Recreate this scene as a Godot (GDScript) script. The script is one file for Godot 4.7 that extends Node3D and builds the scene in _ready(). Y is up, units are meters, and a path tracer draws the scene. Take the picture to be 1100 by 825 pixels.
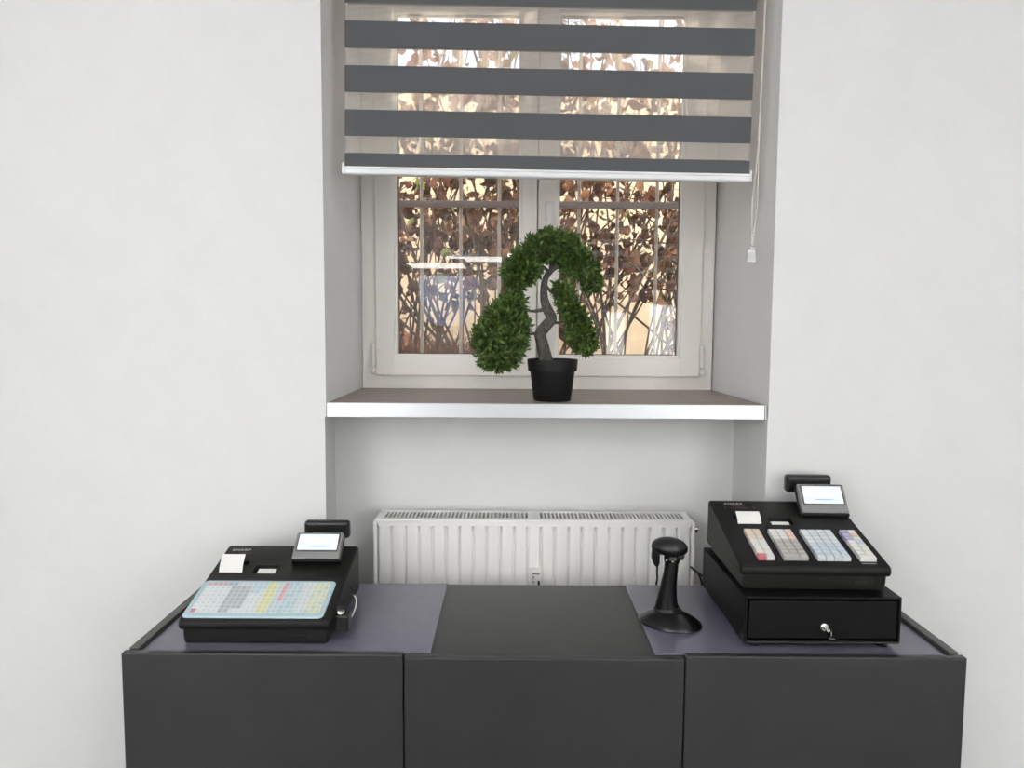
extends Node3D

var rng := RandomNumberGenerator.new()
var M := {}

# ------------------------------------------------------------------ geometry helpers
func tri(st: SurfaceTool, p: Array, n: Array, uv = null) -> void:
	var o := [0, 1, 2]
	if (p[1] - p[0]).cross(p[2] - p[0]).dot(n[0] + n[1] + n[2]) > 0.0:
		o = [0, 2, 1]
	for i in o:
		st.set_normal(n[i])
		if uv != null:
			st.set_uv(uv[i])
		st.add_vertex(p[i])

func quad(st: SurfaceTool, a: Vector3, b: Vector3, c: Vector3, d: Vector3, n: Vector3, uv := [Vector2(0, 1), Vector2(1, 1), Vector2(1, 0), Vector2(0, 0)]) -> void:
	tri(st, [a, b, c], [n, n, n], [uv[0], uv[1], uv[2]])
	tri(st, [a, c, d], [n, n, n], [uv[0], uv[2], uv[3]])

func begin() -> SurfaceTool:
	var st := SurfaceTool.new()
	st.begin(Mesh.PRIMITIVE_TRIANGLES)
	return st

# box with rounded edges, centred
func rbox(s: Vector3, r := 0.002, n := 1) -> ArrayMesh:
	var h := s / 2.0
	r = minf(r, minf(h.x, minf(h.y, h.z)) * 0.98)
	var st := begin()
	for axis in 3:
		var ua := (axis + 1) % 3
		var va := (axis + 2) % 3
		var cu := []
		var cv := []
		for k in n + 1:
			cu.append(-h[ua] + r * k / n)
			cv.append(-h[va] + r * k / n)
		for k in n + 1:
			cu.append(h[ua] - r + r * k / n)
			cv.append(h[va] - r + r * k / n)
		for sg in [-1.0, 1.0]:
			var g := []
			for i in cu.size():
				var row := []
				for j in cv.size():
					var p := Vector3.ZERO
					p[axis] = sg * h[axis]
					p[ua] = cu[i]
					p[va] = cv[j]
					var inner := p.clamp(-(h - Vector3(r, r, r)), h - Vector3(r, r, r))
					var d := (p - inner).normalized()
					row.append([inner + d * r, d])
				g.append(row)
			for i in cu.size() - 1:
				for j in cv.size() - 1:
					var q := [g[i][j], g[i + 1][j], g[i + 1][j + 1], g[i][j + 1]]
					for t in [[0, 1, 2], [0, 2, 3]]:
						tri(st, [q[t[0]][0], q[t[1]][0], q[t[2]][0]], [q[t[0]][1], q[t[1]][1], q[t[2]][1]])
	st.index()
	return st.commit()

# surface of revolution about y; profile of (radius, height)
func lathe(pr: Array, seg := 32, sx := 1.0, sz := 1.0) -> ArrayMesh:
	var st := begin()
	var segn := []
	for i in pr.size() - 1:
		var d: Vector2 = pr[i + 1] - pr[i]
		segn.append(Vector2(d.y, -d.x).normalized())
	for i in pr.size() - 1:
		var n0: Vector2 = segn[i]
		var n1: Vector2 = segn[i]
		if i > 0 and n0.dot(segn[i - 1]) > 0.7:
			n0 = (n0 + segn[i - 1]).normalized()
		if i < pr.size() - 2 and n1.dot(segn[i + 1]) > 0.7:
			n1 = (n1 + segn[i + 1]).normalized()
		for k in seg:
			var a0 := TAU * k / seg
			var a1 := TAU * (k + 1) / seg
			var P := []
			var N := []
			for e in [[a0, pr[i], n0], [a1, pr[i], n0], [a1, pr[i + 1], n1], [a0, pr[i + 1], n1]]:
				P.append(Vector3(cos(e[0]) * e[1].x * sx, e[1].y, sin(e[0]) * e[1].x * sz))
				N.append(Vector3(cos(e[0]) * e[2].x / sx, e[2].y, sin(e[0]) * e[2].x / sz).normalized())
			if pr[i].x > 1e-6:
				tri(st, [P[0], P[1], P[2]], [N[0], N[1], N[2]])
			if pr[i + 1].x > 1e-6:
				tri(st, [P[0], P[2], P[3]], [N[0], N[2], N[3]])
	st.index()
	return st.commit()

# tube along points with a radius at each
func tube(pts: Array, radii, seg := 8, smooth := 0) -> ArrayMesh:
	var P := pts
	var Rr := []
	for i in pts.size():
		Rr.append(radii[i] if radii is Array else radii)
	if smooth > 0:
		var c := []
		var rr := []
		for i in pts.size() - 1:
			var p0: Vector3 = pts[maxi(i - 1, 0)]
			var p3: Vector3 = pts[mini(i + 2, pts.size() - 1)]
			for k in smooth:
				var t := float(k) / smooth
				c.append((pts[i] as Vector3).cubic_interpolate(pts[i + 1], p0, p3, t))
				rr.append(lerpf(Rr[i], Rr[i + 1], t))
		c.append(pts[-1])
		rr.append(Rr[-1])
		P = c
		Rr = rr
	var st := begin()
	var rings := []
	var up := Vector3(0.13, 0.31, 0.94)
	for i in P.size():
		var t: Vector3 = (P[mini(i + 1, P.size() - 1)] - P[maxi(i - 1, 0)]).normalized()
		var x := up.cross(t).normalized()
		if x.length() < 0.5:
			x = Vector3.RIGHT
		var y := t.cross(x).normalized()
		up = y
		var ring := []
		for k in seg:
			var a := TAU * k / seg
			var d := x * cos(a) + y * sin(a)
			ring.append([P[i] + d * Rr[i], d])
		rings.append(ring)
	for i in P.size() - 1:
		for k in seg:
			var a = rings[i][k]
			var b = rings[i][(k + 1) % seg]
			var c2 = rings[i + 1][(k + 1) % seg]
			var d2 = rings[i + 1][k]
			tri(st, [a[0], b[0], c2[0]], [a[1], b[1], c2[1]])
			tri(st, [a[0], c2[0], d2[0]], [a[1], c2[1], d2[1]])
	for e in [0, P.size() - 1]:
		var n: Vector3 = ((P[0] - P[1]) if e == 0 else (P[-1] - P[-2])).normalized()
		for k in seg:
			tri(st, [P[e], rings[e][k][0], rings[e][(k + 1) % seg][0]], [n, n, n])
	st.index()
	return st.commit()

# polygon of (z, y) drawn out along x, chamfered at both ends
func extrude_x(poly: PackedVector2Array, w: float, bev := 0.0) -> ArrayMesh:
	var st := begin()
	var n := poly.size()
	var ccw := not Geometry2D.is_polygon_clockwise(poly)
	var nor := []
	for i in n:
		var d := (poly[(i + 1) % n] - poly[i]).normalized()
		nor.append(Vector2(d.y, -d.x) * (1.0 if ccw else -1.0))
	# make sure normals point outward
	var area := 0.0
	for i in n:
		area += poly[i].cross(poly[(i + 1) % n])
	for i in n:
		var d := (poly[(i + 1) % n] - poly[i]).normalized()
		nor[i] = Vector2(d.y, -d.x) * signf(area)
	var inset := PackedVector2Array()
	for i in n:
		var m: Vector2 = (nor[i] + nor[(i - 1 + n) % n]).normalized()
		var k := maxf(0.4, m.dot(nor[i]))
		inset.append(poly[i] - m * bev / k)
	var hx := w / 2.0
	for i in n:
		var j := (i + 1) % n
		var nn := Vector3(0, nor[i].y, nor[i].x)
		var na: Vector2 = nor[i]
		var nb: Vector2 = nor[i]
		if nor[i].dot(nor[(i - 1 + n) % n]) > 0.75:
			na = (nor[i] + nor[(i - 1 + n) % n]).normalized()
		if nor[i].dot(nor[j]) > 0.75:
			nb = (nor[i] + nor[j]).normalized()
		var NA := Vector3(0, na.y, na.x)
		var NB := Vector3(0, nb.y, nb.x)
		var A := Vector3(-hx + bev, poly[i].y, poly[i].x)
		var B := Vector3(hx - bev, poly[i].y, poly[i].x)
		var C := Vector3(hx - bev, poly[j].y, poly[j].x)
		var D := Vector3(-hx + bev, poly[j].y, poly[j].x)
		tri(st, [A, B, C], [NA, NA, NB])
		tri(st, [A, C, D], [NA, NB, NB])
		if bev > 0.0:
			for s in [-1.0, 1.0]:
				var nv := (nn + Vector3(s, 0, 0)).normalized()
				var a := Vector3(s * (hx - bev), poly[i].y, poly[i].x)
				var b := Vector3(s * (hx - bev), poly[j].y, poly[j].x)
				var c := Vector3(s * hx, inset[j].y, inset[j].x)
				var d := Vector3(s * hx, inset[i].y, inset[i].x)
				tri(st, [a, b, c], [nv, nv, nv])
				tri(st, [a, c, d], [nv, nv, nv])
	var cap := inset if bev > 0.0 else poly
	var idx := Geometry2D.triangulate_polygon(cap)
	for s in [-1.0, 1.0]:
		var nv := Vector3(s, 0, 0)
		for t in range(0, idx.size(), 3):
			var p := []
			for k in 3:
				var q := cap[idx[t + k]]
				p.append(Vector3(s * hx, q.y, q.x))
			tri(st, p, [nv, nv, nv])
	st.index()
	return st.commit()

# polygon of (x, z) raised from y0 to y1
func extrude_y(poly: PackedVector2Array, y0: float, y1: float) -> ArrayMesh:
	var m := extrude_x(poly, y1 - y0)
	# extrude_x maps (a, b) to z, y and runs along x; turn it so that a is x, b is z
	var t := Transform3D(Basis(Vector3(0, 1, 0), Vector3(0, 0, 1), Vector3(1, 0, 0)), Vector3(0, (y0 + y1) / 2.0, 0))
	return join([[m, t]])

func join(list: Array) -> ArrayMesh:
	var st := begin()
	for e in list:
		st.append_from(e[0], 0, e[1] if e.size() > 1 else Transform3D())
	return st.commit()

func T(p: Vector3, e := Vector3.ZERO) -> Transform3D:
	return Transform3D(Basis.from_euler(e), p)

func rounded_plate(w: float, h: float, r: float, t: float, bev: float) -> ArrayMesh:   # rounded rectangle in x/y, thickness along z
	var poly := PackedVector2Array()
	for c in [[1, 1, 0.0], [-1, 1, 0.5], [-1, -1, 1.0], [1, -1, 1.5]]:
		for k in 7:
			var a: float = PI * (c[2] + 0.5 * k / 6.0)
			poly.append(Vector2(c[0] * (w / 2 - r) + r * cos(a), c[1] * (h / 2 - r) + r * sin(a)))
	# extrude_x takes (z, y) and runs along x: turn x to z and z to -x
	var m := extrude_x(poly, t, bev)
	return join([[m, Transform3D(Basis(Vector3(0, 0, 1), Vector3(0, 1, 0), Vector3(-1, 0, 0)), Vector3.ZERO)]])

func flat_quad(w: float, h: float) -> ArrayMesh:   # in the x/y plane, facing +z
	var st := begin()
	quad(st, Vector3(-w / 2, -h / 2, 0), Vector3(w / 2, -h / 2, 0), Vector3(w / 2, h / 2, 0), Vector3(-w / 2, h / 2, 0), Vector3(0, 0, 1))
	return st.commit()

# ------------------------------------------------------------------ scene helpers
func part(parent: Node3D, called: String, m: Mesh, mt: Material, p := Vector3.ZERO, e := Vector3.ZERO) -> MeshInstance3D:
	var o := MeshInstance3D.new()
	o.name = called
	o.mesh = m
	o.material_override = mt
	o.position = p
	o.rotation = e
	parent.add_child(o, true)
	return o

func thing(called: String, label: String, category: String, p := Vector3.ZERO, e := Vector3.ZERO, group := "") -> Node3D:
	var o := Node3D.new()
	o.name = called
	o.position = p
	o.rotation = e
	o.set_meta("label", label)
	o.set_meta("category", category)
	if group != "":
		o.set_meta("group", group)
	add_child(o, true)
	return o

func struct(called: String, m: Mesh, mt: Material, p := Vector3.ZERO) -> MeshInstance3D:
	var o := part(self, called, m, mt, p)
	o.set_meta("kind", "structure")
	return o

func mat(key: String, c: Color, rough := 0.5, metal := 0.0, spec := 0.5) -> StandardMaterial3D:
	var m := StandardMaterial3D.new()
	m.resource_name = key
	m.albedo_color = c
	m.roughness = rough
	m.metallic = metal
	m.metallic_specular = spec
	M[key] = m
	return m

func rgb(r: int, g: int, b: int) -> Color:
	return Color8(r, g, b)

func noise_tex(sz: int, freq: float, lo: Color, hi: Color, sd: int, oct := 4) -> NoiseTexture2D:
	var n := FastNoiseLite.new()
	n.seed = sd
	n.frequency = freq
	n.fractal_octaves = oct
	n.noise_type = FastNoiseLite.TYPE_SIMPLEX_SMOOTH
	var t := NoiseTexture2D.new()
	t.width = sz
	t.height = sz
	t.seamless = true
	t.noise = n
	var g := Gradient.new()
	g.set_color(0, lo)
	g.set_color(1, hi)
	t.color_ramp = g
	return t

func grain(m: StandardMaterial3D, tex: Texture2D, scale: Vector3, bump := 0.0, bump_tex: Texture2D = null, world := true) -> void:
	m.uv1_triplanar = true
	m.uv1_world_triplanar = world
	m.uv1_scale = scale
	if tex:
		m.albedo_texture = tex
		m.albedo_color = Color.WHITE
	if bump > 0.0:
		m.heightmap_enabled = true
		m.heightmap_scale = bump
		m.heightmap_texture = bump_tex if bump_tex else tex

func materials() -> void:
	var fine := noise_tex(512, 0.05, Color.BLACK, Color.WHITE, 3, 3)
	var coarse := noise_tex(512, 0.012, Color.BLACK, Color.WHITE, 8, 5)
	mat("wall_paint", rgb(226, 225, 223), 0.75, 0, 0.35)
	grain(M.wall_paint, noise_tex(512, 0.006, rgb(225, 225, 225), rgb(222, 222, 222), 11, 3), Vector3(0.5, 0.5, 0.5), 0.006, fine)
	M.wall_paint.uv1_scale = Vector3(1.6, 1.6, 1.6)
	mat("ceiling_paint", rgb(226, 226, 225), 0.85)
	mat("floor_tile", rgb(170, 170, 170), 0.45)
	grain(M.floor_tile, noise_tex(512, 0.01, rgb(108, 108, 109), rgb(128, 128, 128), 21, 5), Vector3(0.8, 0.8, 0.8))
	mat("window_plastic", rgb(238, 235, 229), 0.35)
	mat("hinge_plastic", rgb(228, 226, 222), 0.3)
	mat("gasket", rgb(84, 80, 76), 0.6)
	var gl := mat("glass", Color(0.9, 0.95, 0.95, 0.02), 0.0)
	gl.transparency = BaseMaterial3D.TRANSPARENCY_ALPHA
	mat("sill_laminate", rgb(136, 125, 114), 0.5)
	var grainy := noise_tex(512, 0.02, rgb(122, 110, 99), rgb(158, 148, 137), 31, 5)
	grain(M.sill_laminate, grainy, Vector3(0.7, 9.0, 9.0))
	mat("aluminium", rgb(204, 207, 210), 0.3, 1.0)
	M.aluminium.roughness_texture = noise_tex(256, 0.03, Color(0.8, 0.8, 0.8), Color.WHITE, 41, 3)
	M.aluminium.roughness = 0.4
	M.aluminium.uv1_triplanar = true
	M.aluminium.uv1_scale = Vector3(0.6, 40, 40)
	mat("radiator_enamel", rgb(242, 241, 239), 0.3)
	# blind
	mat("blind_fabric", rgb(88, 91, 95), 0.9)
	grain(M.blind_fabric, noise_tex(256, 0.08, rgb(76, 78, 81), rgb(88, 90, 93), 51, 2), Vector3(6, 60, 6))
	M.blind_fabric.backlight_enabled = true
	M.blind_fabric.backlight = Color(0.02, 0.02, 0.02)
	var sh := Image.create(8, 64, false, Image.FORMAT_RGBA8)
	for y in 64:
		for x in 8:
			var a := 0.36 if (y % 4) < 2 else 0.24
			sh.set_pixel(x, y, Color(0.84, 0.81, 0.78, a))
	var shm := mat("blind_sheer", Color.WHITE, 0.9)
	shm.albedo_texture = ImageTexture.create_from_image(sh)
	shm.transparency = BaseMaterial3D.TRANSPARENCY_ALPHA
	shm.backlight_enabled = true
	shm.backlight = Color(0.5, 0.49, 0.47)
	shm.cull_mode = BaseMaterial3D.CULL_DISABLED
	mat("blind_bar", rgb(236, 237, 239), 0.3)
	mat("chain_plastic", rgb(226, 222, 214), 0.4)
	var cw := mat("chain_weight", Color(0.85, 0.86, 0.86, 0.35), 0.08)
	cw.transparency = BaseMaterial3D.TRANSPARENCY_ALPHA
	# cabinet
	mat("cabinet_foil", rgb(50, 50, 51), 0.4)
	grain(M.cabinet_foil, noise_tex(512, 0.01, rgb(40, 40, 42), rgb(45, 45, 45), 61, 4), Vector3(1.2, 1.2, 1.2), 0.006, fine)
	mat("cabinet_edge", rgb(72, 72, 70), 0.45)
	mat("mat_vinyl", rgb(98, 98, 115), 0.22)
	grain(M.mat_vinyl, noise_tex(512, 0.02, rgb(105, 104, 120), rgb(110, 109, 125), 62, 4), Vector3(2, 2, 2), 0.004, fine)
	# registers
	mat("register_plastic", rgb(23, 23, 22), 0.5, 0, 0.32)
	grain(M.register_plastic, null, Vector3(30, 30, 30), 0.004, fine, false)
	mat("register_grey", rgb(34, 34, 33), 0.5, 0, 0.36)
	grain(M.register_grey, null, Vector3(30, 30, 30), 0.004, fine, false)
	mat("black_plastic", rgb(21, 21, 22), 0.35)
	mat("black_gloss", rgb(13, 13, 14), 0.3)
	mat("drawer_steel", rgb(10, 11, 11), 0.5, 0, 0.28)
	grain(M.drawer_steel, null, Vector3(30, 30, 30), 0.006, fine, false)
	mat("slot_black", rgb(9, 9, 9), 0.7)
	mat("paper", rgb(240, 238, 236), 0.8)
	mat("bezel_grey", rgb(128, 129, 130), 0.35)
	mat("logo_silver", rgb(190, 188, 184), 0.4, 0.3)
	mat("print_dim", rgb(112, 92, 84), 0.5)
	mat("chrome", rgb(225, 225, 222), 0.12, 1.0)
	mat("cable_black", rgb(18, 18, 18), 0.45)
	mat("cable_white", rgb(220, 219, 216), 0.4)
	mat("tray_clear", rgb(176, 199, 207), 0.2)
	# keys
	for e in [["key_beige", 222, 208, 190], ["key_white", 224, 223, 219], ["key_grey", 176, 174, 170], ["key_blue", 196, 208, 220], ["key_pale", 214, 219, 222], ["key_lavender", 176, 172, 200], ["key_red", 205, 120, 128], ["key_rose", 218, 196, 186]]:
		mat(e[0], rgb(e[1], e[2], e[3]), 0.4)
	mat("key_skirt", rgb(206, 206, 203), 0.4)
	# bonsai
	mat("pot_plastic", rgb(16, 16, 17), 0.55, 0, 0.35)
	mat("soil", rgb(40, 34, 28), 0.95)
	mat("bark", rgb(74, 72, 68), 0.85)
	grain(M.bark, noise_tex(256, 0.04, rgb(42, 40, 38), rgb(108, 105, 98), 71, 4), Vector3(14, 5, 14), 0.5, coarse, false)
	var lf := mat("bonsai_leaf", Color.WHITE, 0.5)
	lf.vertex_color_use_as_albedo = true
	lf.backlight_enabled = true
	lf.backlight = Color(0.25, 0.3, 0.1)
	# outside
	var i := 0
	for c in [rgb(84, 56, 44), rgb(108, 70, 50), rgb(66, 48, 40), rgb(132, 94, 64), rgb(116, 120, 60)]:
		var dl := mat("dry_leaf_%d" % i, c, 0.7)
		dl.backlight_enabled = true
		dl.backlight = Color(0.32, 0.22, 0.12)
		i += 1
	mat("twig_bark", rgb(98, 80, 66), 0.85)
	grain(M.twig_bark, noise_tex(256, 0.03, rgb(66, 52, 42), rgb(118, 96, 78), 81, 4), Vector3(6, 6, 6))
	mat("render_beige", rgb(226, 206, 172), 0.9)
	grain(M.render_beige, noise_tex(512, 0.012, rgb(218, 196, 162), rgb(234, 216, 184), 82, 5), Vector3(0.9, 0.9, 0.9), 0.4, coarse)
	mat("bar_paint", rgb(168, 158, 144), 0.5)
	mat("crossbar_paint", rgb(128, 116, 112), 0.5)
	mat("ground_soil", rgb(150, 122, 98), 0.95)
	grain(M.ground_soil, noise_tex(512, 0.04, rgb(120, 92, 70), rgb(176, 150, 124), 83, 5), Vector3(1, 1, 1))
	mat("heap_soil", rgb(176, 118, 84), 0.95)
	grain(M.heap_soil, noise_tex(512, 0.05, rgb(132, 84, 58), rgb(206, 150, 112), 84, 5), Vector3(2, 2, 2), 0.8, coarse)
	mat("paving", rgb(190, 188, 184), 0.85)
	mat("house_render", rgb(222, 228, 236), 0.9)  # bluish tint cools the sunlight this added house bounces indoors
	mat("dark_pane", rgb(40, 46, 54), 0.1)
	mat("lamp_metal", rgb(210, 210, 210), 0.35, 0.6)

# ------------------------------------------------------------------ build
func _ready() -> void:
	rng.seed = 20240
	# camera
	var cam := Camera3D.new()
	cam.name = "camera"
	cam.fov = rad_to_deg(2.0 * atan(412.5 / 800.0))
	cam.near = 0.05
	cam.far = 200.0
	cam.transform = Transform3D(Basis(Vector3.UP, -0.0008) * Basis(Vector3.RIGHT, -0.0821) * Basis(Vector3.BACK, 0.0064), Vector3(-0.0738, 1.4414, 1.984))
	add_child(cam)
	# sky
	var env := Environment.new()
	env.background_mode = Environment.BG_SKY
	var sky := Sky.new()
	var sm := ProceduralSkyMaterial.new()
	sm.sky_top_color = Color(0.80, 0.85, 0.92)
	sm.sky_horizon_color = Color(0.96, 0.96, 0.95)
	sm.ground_bottom_color = Color(0.55, 0.53, 0.5)
	sm.ground_horizon_color = Color(0.75, 0.74, 0.72)
	sky.sky_material = sm
	env.sky = sky
	env.background_energy_multiplier = 4.0
	env.tonemap_mode = Environment.TONE_MAPPER_LINEAR
	env.tonemap_exposure = 0.70
	env.sdfgi_enabled = true
	env.ssao_enabled = true
	env.ssil_enabled = true
	var we := WorldEnvironment.new()
	we.name = "environment"
	we.environment = env
	add_child(we)
	# low sun beyond the courtyard wall
	var sun := DirectionalLight3D.new()
	sun.name = "sun"
	sun.light_color = Color(1.0, 0.965, 0.91)
	sun.light_energy = 14.0
	sun.light_angular_distance = 0.53
	sun.shadow_enabled = true
	sun.sky_mode = DirectionalLight3D.SKY_MODE_LIGHT_ONLY
	sun.look_at_from_position(Vector3.ZERO, Vector3(0.10, -0.354, 1.0), Vector3.UP)
	add_child(sun)
	materials()
	room()
	lamps()
	front_window()
	window_sill()
	blind()
	radiator()
	cabinet()
	register_flat()
	register_keyed()
	cash_drawer()
	scanner()
	bonsai()
	outside()

func room() -> void:
	var X0 := -3.2
	var X1 := 3.2
	var Z1 := 4.2
	var H := 3.6
	# front wall: a solid with the radiator niche below and the window reveal above
	var low := PackedVector2Array([Vector2(X0, 0), Vector2(-0.574, 0), Vector2(-0.607, -0.25), Vector2(0.600, -0.25), Vector2(0.615, 0), Vector2(X1, 0), Vector2(X1, -0.56), Vector2(X0, -0.56)])
	var lm := extrude_y(low, 0.0, 1.187)
	var lj := extrude_y(PackedVector2Array([Vector2(X0, 0), Vector2(-0.570, 0), Vector2(-0.566, -0.56), Vector2(X0, -0.56)]), 1.187, 2.53)
	var rj := extrude_y(PackedVector2Array([Vector2(X1, 0), Vector2(0.616, 0), Vector2(0.588, -0.56), Vector2(X1, -0.56)]), 1.187, 2.53)
	var top := extrude_y(PackedVector2Array([Vector2(X0, 0), Vector2(X1, 0), Vector2(X1, -0.56), Vector2(X0, -0.56)]), 2.53, H + 0.5)
	struct("wall_front", join([[lm], [lj], [rj], [top]]), M.wall_paint)
	struct("floor", rbox(Vector3(X1 - X0 + 0.4, 0.2, Z1 + 0.2), 0.001), M.floor_tile, Vector3(0, -0.1, Z1 / 2 + 0.1))
	struct("ceiling", rbox(Vector3(X1 - X0 + 0.4, 0.2, Z1 + 0.2), 0.001), M.ceiling_paint, Vector3(0, H + 0.1, Z1 / 2 + 0.1))
	struct("wall_left", rbox(Vector3(0.2, H, Z1), 0.001), M.wall_paint, Vector3(X0 - 0.1, H / 2, Z1 / 2))
	struct("wall_right", rbox(Vector3(0.2, H, Z1), 0.001), M.wall_paint, Vector3(X1 + 0.1, H / 2, Z1 / 2))
	# back wall: unseen shop windows and transom added for frontal light, two narrow ones between
	var a := [[-2.95, -1.25, 0.35, 3.45], [-1.15, 0.50, 2.82, 3.45], [0.58, 1.08, 0.35, 2.55], [1.20, 1.58, 0.35, 2.55], [1.70, 3.15, 0.35, 3.45]]
	var list := []
	var xs := [X0 - 0.2]
	for e in a:
		xs.append_array([e[0], e[1]])
	xs.append(X1 + 0.2)
	for k in range(0, xs.size() - 1):
		var cx: float = (xs[k] + xs[k + 1]) / 2
		var cw: float = xs[k + 1] - xs[k]
		if k % 2 == 0:
			list.append([rbox(Vector3(cw, H, 0.2), 0.001), T(Vector3(cx, H / 2, Z1 + 0.1))])
		else:
			var by0: float = a[k / 2][2]
			var by1: float = a[k / 2][3]
			list.append([rbox(Vector3(cw, by0, 0.2), 0.001), T(Vector3(cx, by0 / 2, Z1 + 0.1))])
			list.append([rbox(Vector3(cw, H - by1, 0.2), 0.001), T(Vector3(cx, (H + by1) / 2, Z1 + 0.1))])
	struct("wall_back", join(list), M.wall_paint)
	back_blind("striped roller blind over the wider of the two narrow back windows", 0.83, 0.52, 2.60, 1.56, Z1 - 0.05)
	back_blind("striped roller blind over the narrowest back window", 1.39, 0.40, 2.60, 1.63, Z1 - 0.05)
	# frames and panes of those openings
	for k in 5:
		simple_window("window_%d" % (2 + k), Vector3((a[k][0] + a[k][1]) / 2, (a[k][2] + a[k][3]) / 2, Z1 + 0.1), a[k][1] - a[k][0], a[k][3] - a[k][2], 0.0, 1 if k == 2 or k == 3 else 2)

func back_blind(label: String, x: float, w: float, y1: float, y0: float, z: float) -> void:
	var o := thing("roller_blind", label, "window blind", Vector3(x, y0, z))
	var y := 0.0
	part(o, "bottom_bar", rbox(Vector3(w, 0.025, 0.025), 0.006, 2), M.blind_bar)
	while y < y1 - y0 - 0.06:
		part(o, "grey_band", rbox(Vector3(w, 0.060, 0.002), 0.0005), M.blind_fabric, Vector3(0, y + 0.042, 0))
		part(o, "white_band", rbox(Vector3(w, 0.050, 0.002), 0.0005), M.blind_bar, Vector3(0, y + 0.097, 0))
		y += 0.11
	part(o, "roller", tube([Vector3(-w / 2, y1 - y0, 0), Vector3(w / 2, y1 - y0, 0)], 0.03, 16), M.blind_bar)

func simple_window(called: String, p: Vector3, w: float, h: float, turn: float, n: int) -> void:
	var o := Node3D.new()
	o.name = called
	o.position = p
	o.rotation.y = turn
	o.set_meta("kind", "structure")
	add_child(o, true)
	var f := 0.06
	var l := []
	for s in [-1, 1]:
		l.append([rbox(Vector3(w, f, 0.07), 0.004), T(Vector3(0, s * (h - f) / 2, 0))])
		l.append([rbox(Vector3(f, h - 2 * f, 0.07), 0.004), T(Vector3(s * (w - f) / 2, 0, 0))])
	for k in range(1, n):
		l.append([rbox(Vector3(f, h - 2 * f, 0.07), 0.004), T(Vector3(-w / 2 + w * k / n, 0, 0))])
	part(o, "frame", join(l), M.window_plastic)
	for k in n:
		part(o, "pane", flat_quad(w / n - f, h - 2 * f), M.glass, Vector3(-w / 2 + w * (k + 0.5) / n, 0, 0))

func lamp_panel(label: String, p: Vector3, sx: float, sz: float, energy: float, drop: float) -> void:
	var o := thing("panel_lamp", label, "lamp", p)
	var em := StandardMaterial3D.new()
	em.resource_name = "lamp_diffuser"
	em.albedo_color = Color(0.95, 0.95, 0.93)
	em.emission_enabled = true
	em.emission = Color(1.0, 0.98, 0.95)
	em.emission_energy_multiplier = 10.0
	part(o, "housing", rbox(Vector3(sx, 0.03, sz), 0.004), M.blind_bar, Vector3(0, 0.02, 0))
	part(o, "diffuser", rbox(Vector3(sx - 0.03, 0.004, sz - 0.03), 0.001), em, Vector3(0, 0.003, 0))
	if drop > 0.0:
		for s in [-1, 1]:
			part(o, "wire", tube([Vector3(s * sx * 0.4, 0.035, 0), Vector3(s * sx * 0.4, drop, 0)], 0.002, 6), M.lamp_metal)
	var l := AreaLight3D.new()
	l.name = "panel_light"
	l.area_size = Vector2(sx - 0.03, sz - 0.03)
	l.light_energy = energy
	l.light_color = Color(1.0, 0.98, 0.95)
	l.shadow_enabled = true
	l.position = Vector3(0, -0.004, 0)
	l.rotation = Vector3(-PI / 2, 0, 0)
	o.add_child(l)

func lamps() -> void:
	for e in [[-1.5, 1.6, "near the left wall and the sideboard wall"], [1.1, 1.7, "near the closed side wall and the sideboard wall"], [-1.5, 3.2, "near the left wall and the back wall"], [1.1, 3.3, "near the closed side wall and the back wall"]]:
		lamp_panel("unseen square white panel lamp added under the ceiling for fill light, %s" % e[2], Vector3(e[0], 3.565, e[1]), 0.6, 0.6, 0.15, 0.0)  # ceiling lamps are unseen, added as soft fill light
	var names := ["long white panel lamp hanging on two wires beside the glass bowl lamp", "wide white panel lamp hanging on wires behind the glass bowl lamp", "small white panel lamp hanging on wires at the back of the room"]
	var k := 0
	for e in [[-0.64, 1.865, 2.70, 0.44, 0.5], [-0.40, 1.998, 3.70, 0.5, 0.5], [-0.06, 2.06, 3.95, 0.14, 0.35]]:
		lamp_panel(names[k], Vector3(e[0], e[1], e[2]), e[3], e[4], 0.25, 3.6 - e[1])
		k += 1
	# bowl lamp that the left pane mirrors
	var o := thing("bowl_lamp", "pale frosted glass bowl lamp hanging on a cord in the room", "lamp", Vector3(-0.60, 1.41, 3.24))
	var gm := StandardMaterial3D.new()
	gm.resource_name = "lamp_frosted_glass"
	gm.albedo_color = Color(0.82, 0.88, 0.97)
	gm.roughness = 0.4
	gm.emission_enabled = true
	gm.emission = Color(0.72, 0.82, 1.0)
	gm.emission_energy_multiplier = 2.2
	var pr := []
	for i in 13:
		var a := PI / 2 * i / 12.0
		pr.append(Vector2(0.25 * pow(sin(a), 0.6), 0.40 * (1.0 - cos(a))))
	for i in range(12, -1, -1):
		var a := PI / 2 * i / 12.0
		pr.append(Vector2(0.242 * pow(sin(a), 0.6), 0.40 - 0.39 * cos(a)))
	part(o, "shade", lathe(pr, 40), gm)
	part(o, "cord", tube([Vector3(0, 0.25, 0), Vector3(0, 2.2, 0)], 0.004, 6), M.cable_black)
	part(o, "bulb", lathe([Vector2(0.001, 0.17), Vector2(0.03, 0.19), Vector2(0.035, 0.22), Vector2(0.02, 0.26), Vector2(0.001, 0.27)], 16), gm)
	var l := OmniLight3D.new()
	l.name = "bowl_light"
	l.light_energy = 0.25
	l.light_color = Color(0.9, 0.94, 1.0)
	l.light_size = 0.04
	l.omni_range = 12.0
	l.omni_attenuation = 2.0
	l.shadow_enabled = true
	l.position = Vector3(0, 0.33, 0)
	o.add_child(l)

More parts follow.
